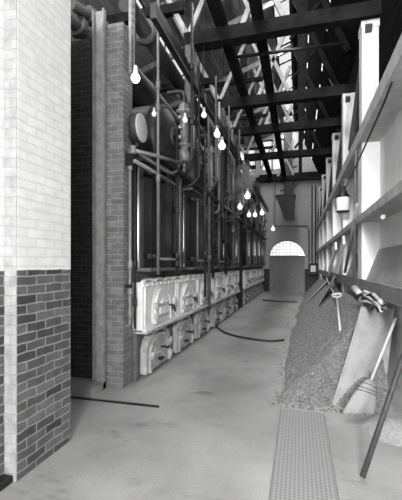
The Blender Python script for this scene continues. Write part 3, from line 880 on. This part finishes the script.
for p, r, m, lab in B:
    bulb(p, rz(p), r, m, lab)
p = PX(383, 217, 1.14); bulb(p, 2.30, .032, 'bulb_dim', 'small bulb hanging under the lower ledge of the nearest right bay')

# puff of steam near the brightest bulb
m_, nt_, b_, out_ = new_mat('steam'); nt_.nodes.remove(b_)
pv = nt_.nodes.new('ShaderNodeVolumePrincipled'); tcn = nt_.nodes.new('ShaderNodeTexCoord'); nn = nt_.nodes.new('ShaderNodeTexNoise')
nn.inputs['Scale'].default_value = 3.0; nn.inputs['Detail'].default_value = 4
nt_.links.new(tcn.outputs['Object'], nn.inputs['Vector'])
mrn = nt_.nodes.new('ShaderNodeMapRange'); mrn.inputs[1].default_value = .38; mrn.inputs[2].default_value = .75; mrn.inputs[3].default_value = 0; mrn.inputs[4].default_value = 1.7
nt_.links.new(nn.outputs['Fac'], mrn.inputs[0]); nt_.links.new(mrn.outputs[0], pv.inputs['Density'])
pv.inputs['Color'].default_value = g(.95)
nt_.links.new(pv.outputs[0], out_.inputs['Volume'])
M['steam'] = m_
sc_ = PX(242, 186, -1.50)
pf = MB(); prof_ = [(0, -.62)] + [(.34 * math.cos(a) * (1 + .15 * math.sin(3 * a)), .62 * math.sin(a)) for a in [(-80 + 16 * k) * PI / 180 for k in range(11)]] + [(0, .62)]
pf.lathe(prof_, sc_, (.15, 0, 1), 18)
tag(pf.build('steam_puff', 'steam'), 'thin pale puff of steam drifting around the brightest bulb', 'steam', kind='stuff')

# lantern on the right
lp = PX(343, 203, 0.97)
lt = thing('lantern', 'white cylindrical lantern with black conical top hanging on the right piers', 'lantern', lp)
MB().lathe([(.13, -.20), (.14, -.18), (.145, .12), (.13, .14)], lp, (0, 0, 1), 20).build('globe', 'lantern_white', lt)
MB().lathe([(.15, .12), (.15, .15), (.11, .2), (.06, .32), (.05, .38), (0, .40)], lp, (0, 0, 1), 20).build('cap', 'iron_black', lt)
MB().lathe([(.10, -.22), (.14, -.21), (.14, -.18), (.1, -.17)], lp, (0, 0, 1), 20).build('base_ring', 'iron_black', lt)
MB().tube(bend([lp + V((0, 0, .38)), lp + V((0.02, 0, .50)), V((XR + .03, 9.15, lp.z + .55))], 5), .012, 6).build('hook', 'iron_black', lt)

# ------------------------------------------------------------------ right side clutter
# retaining plank along the piers
pk = MB().box(XR - .055, XR - .005, 3.4, 21.0, 1.19, 1.375, bevel=.006)
tag(pk.build('retaining_plank', 'plank'), 'long grey plank nailed level along the fronts of the whitewashed piers', 'plank')
for i, (ya, yb) in enumerate(((3.6, 6.49), (6.93, 9.14), (9.58, 11.79), (12.23, 14.44), (14.88, 17.09))):
    mb = MB().hexa([(XR, ya, 1.20), (XR + .015, ya, 1.19), (XR + .015, yb, 1.19), (XR, yb, 1.20), (XW - .02, ya, 1.86), (XW - .004, ya, 1.85), (XW - .004, yb, 1.85), (XW - .02, yb, 1.86)])
    mb.box(XR + .01, XW - .004, ya, ya + .04, 1.15, 1.19); mb.box(XR + .01, XW - .004, yb - .04, yb, 1.15, 1.19)
    tag(mb.build('coal_chute', 'sheet'), 'sloping grey coal chute plate behind the plank in the ' + ['nearest right bay', 'second right bay', 'third right bay', 'fourth right bay', 'fifth right bay'][i], 'chute', 'coal chutes in the right bays')

# coal heap
def hash2(i, j, s=0):
    n = math.sin(i * 127.1 + j * 311.7 + s * 74.7) * 43758.5453
    return n - math.floor(n)
def vnoise(x, y, s=0):
    i, j = math.floor(x), math.floor(y); fx, fy = x - i, y - j
    fx = fx*fx*(3-2*fx); fy = fy*fy*(3-2*fy)
    a = hash2(i, j, s)*(1-fx) + hash2(i+1, j, s)*fx; b = hash2(i, j+1, s)*(1-fx) + hash2(i+1, j+1, s)*fx
    return a*(1-fy) + b*fy
def edge_x(y):
    base = -.20 + .05 * (vnoise(y * 1.2, 3) - .5) * 2
    if y > 8: base += (y - 8) * .035
    return base
def coal_h(x, y):
    e = edge_x(y)
    d = max(0, x - e)
    h = .92 * d / (1.0 - e) if x > e else 0
    h = 1.02 * d if d < .1 else h + .02
    ramp = max(0, y - 4.28 - .14 * vnoise(x * 5, 1)) * .80
    h = min(h, ramp, 1.02)
    if y > 19.5: h *= max(0, (21.3 - y) / 1.8)
    h *= .92 + .16 * vnoise(x * 2.2, y * 1.3, 5)
    return h
cm = MB(); nx, ny = 64, 420
x0c, x1c, y0c, y1c = -.42, XR - .01, 4.15, 21.3
vs = []
for j in range(ny + 1):
    tt = j / ny; y = y0c + (y1c - y0c) * tt ** 1.6
    row = []
    for i in range(nx + 1):
        x = x0c + (x1c - x0c) * i / nx
        h = coal_h(x, y)
        r = .026 * (hash2(i, j, 2) - .3) + .02 * vnoise(x * 14, y * 14, 3) if h > .012 else -.02
        row.append(cm.bm.verts.new((x + .008 * (hash2(i, j, 8) - .5), y, max(-.02, h + r))))
    vs.append(row)
for j in range(ny):
    for i in range(nx):
        q = [vs[j][i], vs[j][i+1], vs[j+1][i+1], vs[j+1][i]]
        if max(v.co.z for v in q) > 0: cm.bm.faces.new(q)
# loose lumps scattered over the slope and at its foot
def lump(c, r):
    rot = Matrix.Rotation(random.random() * 6, 3, V((random.random(), random.random(), random.random() + .1)).normalized())
    q = [V((1,0,0)), V((-1,0,0)), V((0,1,0)), V((0,-1,0)), V((0,0,1)), V((0,0,-1))]
    v = [cm.bm.verts.new(c + rot @ (p * r * random.uniform(.6, 1.2))) for p in q]
    for a, b, d in ((0,2,4),(2,1,4),(1,3,4),(3,0,4),(2,0,5),(1,2,5),(3,1,5),(0,3,5)): cm.bm.faces.new([v[a], v[b], v[d]])
for k in range(2600):
    y = 4.2 + 6.5 * random.random() ** 2; x = random.uniform(-.32, .95)
    h = coal_h(x, y)
    if h <= .0 and random.random() > .25: continue
    lump(V((x, y, max(0, h) + .008)), random.uniform(.007, .02))
coal = cm.build('coal_heap', 'coal')
tag(coal, 'long heap of small black coal banked against the right wall', 'coal', kind='stuff')

# loose sheet-iron plate leaning at the near end of the coal
def plate(pts, t, name, mat, label, cat='sheet', roll=None):
    a, b, c, d = [V(p) for p in pts]
    n = (b - a).cross(d - a).normalized() * t
    mb = MB().hexa([a, b, c, d, a + n, b + n, c + n, d + n])
    o = mb.build(name, mat); tag(o, label, cat)
    if roll:
        MB().tube(bend([V(q) for q in roll], 6), .013, 8).build('rolled_edge', mat, o)
    return o
plate([(.375, 4.40, .006), (.965, 4.72, .006), (1.20, 5.28, 1.02), (.79, 5.12, 1.05)], .012, 'iron_sheet', 'sheet', 'large pale iron sheet leaning over the near end of the coal heap',
      roll=[(.372, 4.39, .014), (.50, 4.60, .33), (.66, 4.88, .72), (.79, 5.11, 1.06)])
# other leaning plates farther along the coal
for i, (u0, v0, u1, v1, Y, lab) in enumerate(((318, 312, 335, 276, 9.6, 'grey iron sheet leaning on the coal heap in front of the third right bay'), (308, 306, 328, 280, 13.0, 'grey iron sheet leaning on the far part of the coal heap'))):
    b = PY(u0, v0, Y); tt = PY(u1, v1, Y + .5)
    b.z = max(b.z, coal_h(b.x, b.y) + .08)
    plate([(b.x, b.y, b.z), (b.x + .25, b.y + 1.15, b.z + .05), (tt.x + .05, tt.y + .9, tt.z), (tt.x, tt.y - .1, tt.z)], .012, 'iron_sheet', ('sheet_dark', 'sheet')[i], lab)

# heap of hose and rags on the plate
rg = MB()
for k in range(6):
    c = PX(350 + k * 7, 293 + (k % 3) * 3.0, .90 + .008 * k)
    c.z = max(c.z, 1.02)
base = V((.93, 5.25, 1.09))
cl = thing('hose_heap', 'tangled coil of pale canvas hose lying on top of the leaning iron sheet', 'hose', base)
for k in range(4):
    pts = []
    for q in range(15):
        a = q / 14 * PI * 1.7 + k * 1.3
        pts.append((.93 + .10 * math.cos(a) + .015 * k, 5.25 + (.34 + .07 * k) * math.sin(a), 1.11 + .030 * k + .025 * math.sin(a * 2 + k)))
    MB().tube(bend(pts, 3), .024, 8).build('coil', ('cloth', 'rubber', 'cloth', 'sheet')[k], cl)
MB().tube([(.87, 5.55, 1.15), (.80, 5.86, 1.25)], [.035, .055], 10).build('nozzle', 'cloth', cl)
for k, (pp, m_n) in enumerate((([(.86, 5.50, 1.12), (.92, 5.2, 1.20), (.90, 4.95, 1.13), (.86, 4.6, 1.16), (.84, 4.2, 1.12)], 'cloth'),
                               ([(.84, 5.30, 1.13), (.88, 5.05, 1.22), (.91, 4.8, 1.18), (.87, 4.5, 1.09), (.85, 4.1, 1.16)], 'rubber'),
                               ([(.90, 5.60, 1.17), (.86, 5.35, 1.24), (.92, 5.1, 1.21), (.88, 4.85, 1.24), (.90, 4.55, 1.18)], 'cloth'),
                               ([(.82, 5.70, 1.14), (.85, 5.45, 1.19), (.84, 5.2, 1.10), (.87, 4.9, 1.07)], 'rubber'))):
    MB().tube(bend(pp, 6), (.020, .024, .022, .026)[k], 8).build('coil', m_n, cl)
# shovel stuck in coal
st = PX(337, 297, .62); sb_ = PX(341, 338, .56)
sh = thing('shovel', 'shovel with pale D-shaped grip stuck upright in the coal', 'shovel', (sb_.x, sb_.y, sb_.z))
MB().tube([st + V((0, 0, -.02)), sb_], .017, 8).build('shaft', 'stick', sh)
gr = MB(); d = (st - sb_).normalized(); s = V((1, .0, .1)).normalized()
q0 = st - d * .02
gr.tube(bend([q0, q0 + d * .05 - s * .06, q0 + d * .13 - s * .065, q0 + d * .15], 4), .014, 8); gr.tube(bend([q0, q0 + d * .05 + s * .06, q0 + d * .13 + s * .065, q0 + d * .15], 4), .014, 8)
gr.tube([q0 + d * .14 - s * .06, q0 + d * .14 + s * .06], .018, 8)
gr.build('grip', 'stick', sh)
bl = MB(); w = .11
a = sb_; e = sb_ - d * .26
bl.hexa([a - s*w*.7, a + s*w*.7, a + s*w*.7 + V((0,.012,0)), a - s*w*.7 + V((0,.012,0)), e - s*w, e + s*w, e + s*w + V((0,.012,0)), e - s*w + V((0,.012,0))])
bl.build('blade', 'iron_mid', sh)
# rope from plank to shovel grip
ro = MB().tube(bend([PX(326, 277, .93), PX(331, 288, .80), PX(336, 297, .66)], 6), .016, 8)
tag(ro.build('rope', 'rope'), 'pale rope slanting from the long plank down to the shovel grip', 'rope')
# pipes and rods standing against the right piers
pipe([PX(354, 288, .93), PX(355, 190, .93), PX(356, 150, .93)], .018, 'pipe_lag', 'thin grey vertical pipe fixed beyond the nearest whitewashed pier')
pipe([PX(345, 272, .93), PX(351, 240, .93), PX(357, 204, .93)], .03, 'pipe_grey', 'pale rod slanting against the second right bay', name='rod')
pipe([PX(392, 82, .92), PX(384, 103, .92), PX(362, 153, .92), PX(342, 196, .92)], .012, 'iron_black', 'thin black cable strung along the right wall to the lantern', name='cable', cat='cable')
for k, (u, v0, v1, lab) in enumerate(((342, 270, 240, 'whitewashed board leaning in the third right bay'), (334, 272, 246, 'whitewashed board leaning in the fourth right bay'))):
    a = PX(u - 5, v0, .90); b = PX(u + 2, v1, .93)
    tag(MB().bar(a, b, .05, .22).build('leaning_board', 'whitewash_timber'), lab, 'board')

# broom
bt = thing('broom', 'straw broom with long pale handle leaning beside the near iron sheet', 'broom', PX(356, 413, .50))
bp = PY(358, 413, 4.05); hub = PY(370, 383, 4.20); top = PY(396, 318, 4.42)
n_ = 14
bh = MB()
d = (hub - bp).normalized(); s = (V((CS, SN, 0)) - d * V((CS, SN, 0)).dot(d)).normalized(); tdir = d.cross(s)
secs = [(0.0, .038, .03), (.05, .07, .05), (.10, .09, .055), (.20, .125, .058), (.34, .165, .055)]
hz = V((CS, SN, 0))
def sv(q):
    t = min(1, q / .34); return (s * (1 - t) + hz * t).normalized()
rings = []
L = (hub - bp).length
start = hub + d * .03
for dist, hw, hd in secs:
    c = start - d * dist * (L + .03) / .34
    rings.append([bh.bm.verts.new(c + sv(dist) * math.cos(2*PI*k/24) * hw + tdir * math.sin(2*PI*k/24) * hd + (d * .012 * (k % 2) if dist > .3 else V((0,0,0)))) for k in range(24)])
for A, Bq in zip(rings, rings[1:]):
    for k in range(24):
        f = bh.bm.faces.new([A[k], A[(k+1) % 24], Bq[(k+1) % 24], Bq[k]]); f.smooth = True
bh.bm.faces.new(rings[0][::-1]); bh.bm.faces.new(rings[-1])
bh.build('straw_head', 'straw', bt)
ss = MB()
for dist, hw, hd in ((.055, .075, .055), (.10, .094, .060), (.13, .104, .062)):
    c = start - d * dist * (L + .03) / .34
    ss.tube([c + sv(dist) * math.cos(2*PI*k/24) * hw + tdir * math.sin(2*PI*k/24) * hd for k in range(25)], .004, 6, cap=False)
ss.build('stitching', 'pole_dark', bt)
br_ = MB()
for k in range(160):
    a = random.uniform(0, 2 * PI); rr_ = math.sqrt(random.random())
    p1 = start - d * .20 * (L + .03) / .34 + sv(.2) * math.cos(a) * .125 * rr_ + tdir * math.sin(a) * .054 * rr_
    p2 = start - d * random.uniform(.33, .365) * (L + .03) / .34 + hz * (math.cos(a) * .175 * rr_) + tdir * math.sin(a) * .055 * rr_
    p2.z = max(p2.z, .004)
    br_.tube([p1, p2], .003, 4)
br_.build('bristles', 'straw', bt)
MB().tube([start - d * .03, top], .015, 10).build('handle', 'stick', bt)
# dark pole
pb_ = V(PY(363.5, 477, 2.9)); pb_ = V((pb_.x, 2.95, .012))
pt = PY(396, 378, 3.25)
dirp = (pt - pb_).normalized()
ptt = pb_ + dirp * 1.62
tag(MB().tube([pb_, ptt], .021, 10).build('pole', 'pole_dark'), 'dark wooden pole leaning steeply out at the right edge near the camera', 'pole')
# small heap of grit by the right wall
gm = MB(); rows = []
for j in range(17):
    row = []
    for i in range(17):
        x = .56 + .62 * i / 16; y = 3.55 + .75 * j / 16
        e = max(0, 1 - ((i - 9) / 8) ** 2 - ((j - 8) / 8) ** 2)
        row.append(gm.bm.verts.new((x, y, .075 * e * (.8 + .4 * vnoise(x * 9, y * 9)) - .004)))
    rows.append(row)
for j in range(16):
    for i in range(16):
        f = gm.bm.faces.new([rows[j][i], rows[j][i+1], rows[j+1][i+1], rows[j+1][i]]); f.smooth = True
tag(gm.build('ash_heap', 'grit'), 'low heap of pale ash on the floor behind the dark leaning pole', 'ash', kind='stuff')

# chequer plate let into the floor
cp = thing('floor_plate', 'grey diamond-pattern iron plate lying in the floor before the coal heap', 'floor plate', (.03, 3.0, 0))
def checker_mat():
    m, nt, b, out = new_mat('chequer_iron')
    tc = nt.nodes.new('ShaderNodeTexCoord'); mp = nt.nodes.new('ShaderNodeMapping')
    mp.inputs['Rotation'].default_value = (0, 0, PI/4); mp.inputs['Scale'].default_value = (46, 46, 46)
    nt.links.new(tc.outputs['Object'], mp.inputs[0])
    ck = nt.nodes.new('ShaderNodeTexChecker'); ck.inputs['Scale'].default_value = 1.0
    ck.inputs['Color1'].default_value = g(.20); ck.inputs['Color2'].default_value = g(.31)
    nt.links.new(mp.outputs[0], ck.inputs['Vector'])
    nt.links.new(ck.outputs['Color'], b.inputs['Base Color'])
    bp = nt.nodes.new('ShaderNodeBump'); bp.inputs['Strength'].default_value = .6; bp.inputs['Distance'].default_value = .004
    nt.links.new(ck.outputs['Fac'], bp.inputs['Height']); nt.links.new(bp.outputs[0], b.inputs['Normal'])
    b.inputs['Roughness'].default_value = .5; b.inputs['Metallic'].default_value = .2
    return m
M['chequer'] = checker_mat()
MB().box(-.19, .255, 1.0, 4.10, 0, .008).build('plate', 'chequer', cp)
rim = MB().box(-.20, -.19, 1.0, 4.11, 0, .009).box(.255, .265, 1.0, 4.11, 0, .009).box(-.20, .265, 4.10, 4.11, 0, .009)
rim.build('frame', 'sheet_dark', cp)

# hoses across the floor
def floor_pt(u, v, z=.022):
    Z = (H - z) * F / (v - 265); c = (u - 201) / F
    return V((Z * (c * CS - SN), Z * (CS + c * SN), z))
hp = [floor_pt(*q) for q in ((216, 326), (224, 332), (236, 336), (252, 339), (270, 341), (284, 340))]
h0 = hp[0]
pts = [V((h0.x - .12, h0.y + .25, .62)), V((h0.x - .08, h0.y + .12, .3)), V((h0.x - .03, h0.y + .03, .08))] + hp
tag(MB().tube(bend(pts, 6), .024, 8).build('hose', 'rubber'), 'black hose curving from the boiler fronts across the floor to the coal', 'hose')
hp = [floor_pt(*q) for q in ((263, 300), (272, 301), (284, 301.5), (297, 302))]
tag(MB().tube(bend(hp, 6), .035, 8).build('hose', 'rubber'), 'black hose lying straight across the floor near the arched door', 'hose')
# hanging hopper by the far wall
hy = 20.2
hc = PY(284, 208, hy)
hz1, hz0 = PY(284, 197, hy).z, PY(284, 219, hy).z
hp_ = thing('coal_hopper', 'dark tapered iron hopper hanging before the far brick wall', 'hopper', hc)
xa, xb = PY(276.5, 208, hy).x, PY(295, 208, hy).x
hm = MB().hexa([(xa + .42, hy - .1, hz0), (xb - .04, hy - .1, hz0), (xb - .04, hy + .5, hz0), (xa + .42, hy + .5, hz0), (xa, hy - .3, hz1), (xb, hy - .3, hz1), (xb, hy + .7, hz1), (xa, hy + .7, hz1)])
hm.build('bucket', 'iron_mid', hp_)
MB().box(xa - .04, xb + .04, hy - .34, hy + .74, hz1, hz1 + .07).build('rim', 'iron_black', hp_)
MB().box((xa + xb)/2 - .1, (xa + xb)/2 + .35, hy, hy + .4, hz1 + .07, roof_z(-.3) - .0).build('leg', 'iron_black', hp_)
for k in range(4):
    z = hz1 + .35 + k * .5
    MB().bar(((xa+xb)/2 - .3, hy + .1, z), ((xa+xb)/2 + .6, hy + .1, z + .3), .1, .07).build('brace', 'iron_black', hp_)
# conduits and switch box on back wall
sx = thing('switch_box', 'dark switch box with pale dial on the far wall right of the arched door', 'switch box', PY(313, 270, YB))
c = PY(313, 269, YB)
MB().box(c.x - .27, c.x + .27, YB - .22, YB, c.z - .34, c.z + .34, bevel=.02).build('case', 'iron_black', sx)
MB().box(c.x - .14, c.x + .14, YB - .235, YB - .22, c.z - .17, c.z + .2).build('dial', 'lantern_white', sx)
for k, u in enumerate((312, 315.5)):
    a = PY(u, 264, YB - .06); b = PY(u, 186, YB - .06)
    pipe([V((a.x, YB - .035, c.z + .34)), V((a.x, YB - .035, b.z))], .035, 'iron_black', 'dark conduit rising up the far wall from the switch box, ' + ('left of two', 'right of two')[k], name='conduit', cat='conduit')
q = [PY(275, 184, YB - .04), PY(275, 226, YB - .04), PY(307, 226, YB - .04), PY(309, 231, YB - .04), PY(309, 262, YB - .04)]
pipe(q, .03, 'iron_black', 'thin dark conduit bending around above the arched door', name='conduit', cat='conduit')
# tie beam at the head of the back wall
tag(MB().box(-4.5, XR + .1, YB - .35, YB - .02, 6.62, 6.98).build('wall_beam', 'dark_timber'), 'dark beam across the head of the far brick wall', 'beam')

# ------------------------------------------------------------------ light
w = bpy.data.worlds.new('world'); scene.world = w
w.use_nodes = True
bg = w.node_tree.nodes.get('Background')
bg.inputs[0].default_value = (1, 1, 1, 1)
bg.inputs[1].default_value = 1.5

def area(name, loc, rot, sx_, sy_, power):
    l = bpy.data.lights.new(name, 'AREA'); l.shape = 'RECTANGLE'; l.size = sx_; l.size_y = sy_; l.energy = power
    o = bpy.data.objects.new(name, l); COL.objects.link(o); o.location = loc; o.rotation_euler = rot
    return o
# daylight through the ridge skylight
# added low sun from behind the camera, evens the light along the aisle
sl = bpy.data.lights.new('fill_sun', 'SUN'); sl.energy = 2.9; sl.angle = math.radians(9)
so = bpy.data.objects.new('fill_sun', sl); COL.objects.link(so); so.location = (2, -6, 5)
sd_ = V((.11, 1, -math.tan(math.radians(21))))
so.rotation_euler = sd_.to_track_quat('-Z', 'Y').to_euler()
area('skylight_daylight', (-0.6, 13.0, 9.6), (0, 0, 0), .5, 18, 900)
# photographer's flash, well behind the camera
l = bpy.data.lights.new('flash_lamp', 'POINT'); l.energy = 2250; l.shadow_soft_size = .3
o = bpy.data.objects.new('flash_lamp', l); COL.objects.link(o); o.location = (.65, -3.6, 2.9)

vs_ = scene.view_settings
vs_.view_transform = 'Standard'; vs_.look = 'None'; vs_.gamma = 1.0; vs_.use_curve_mapping = False
vs_.exposure = 0.0
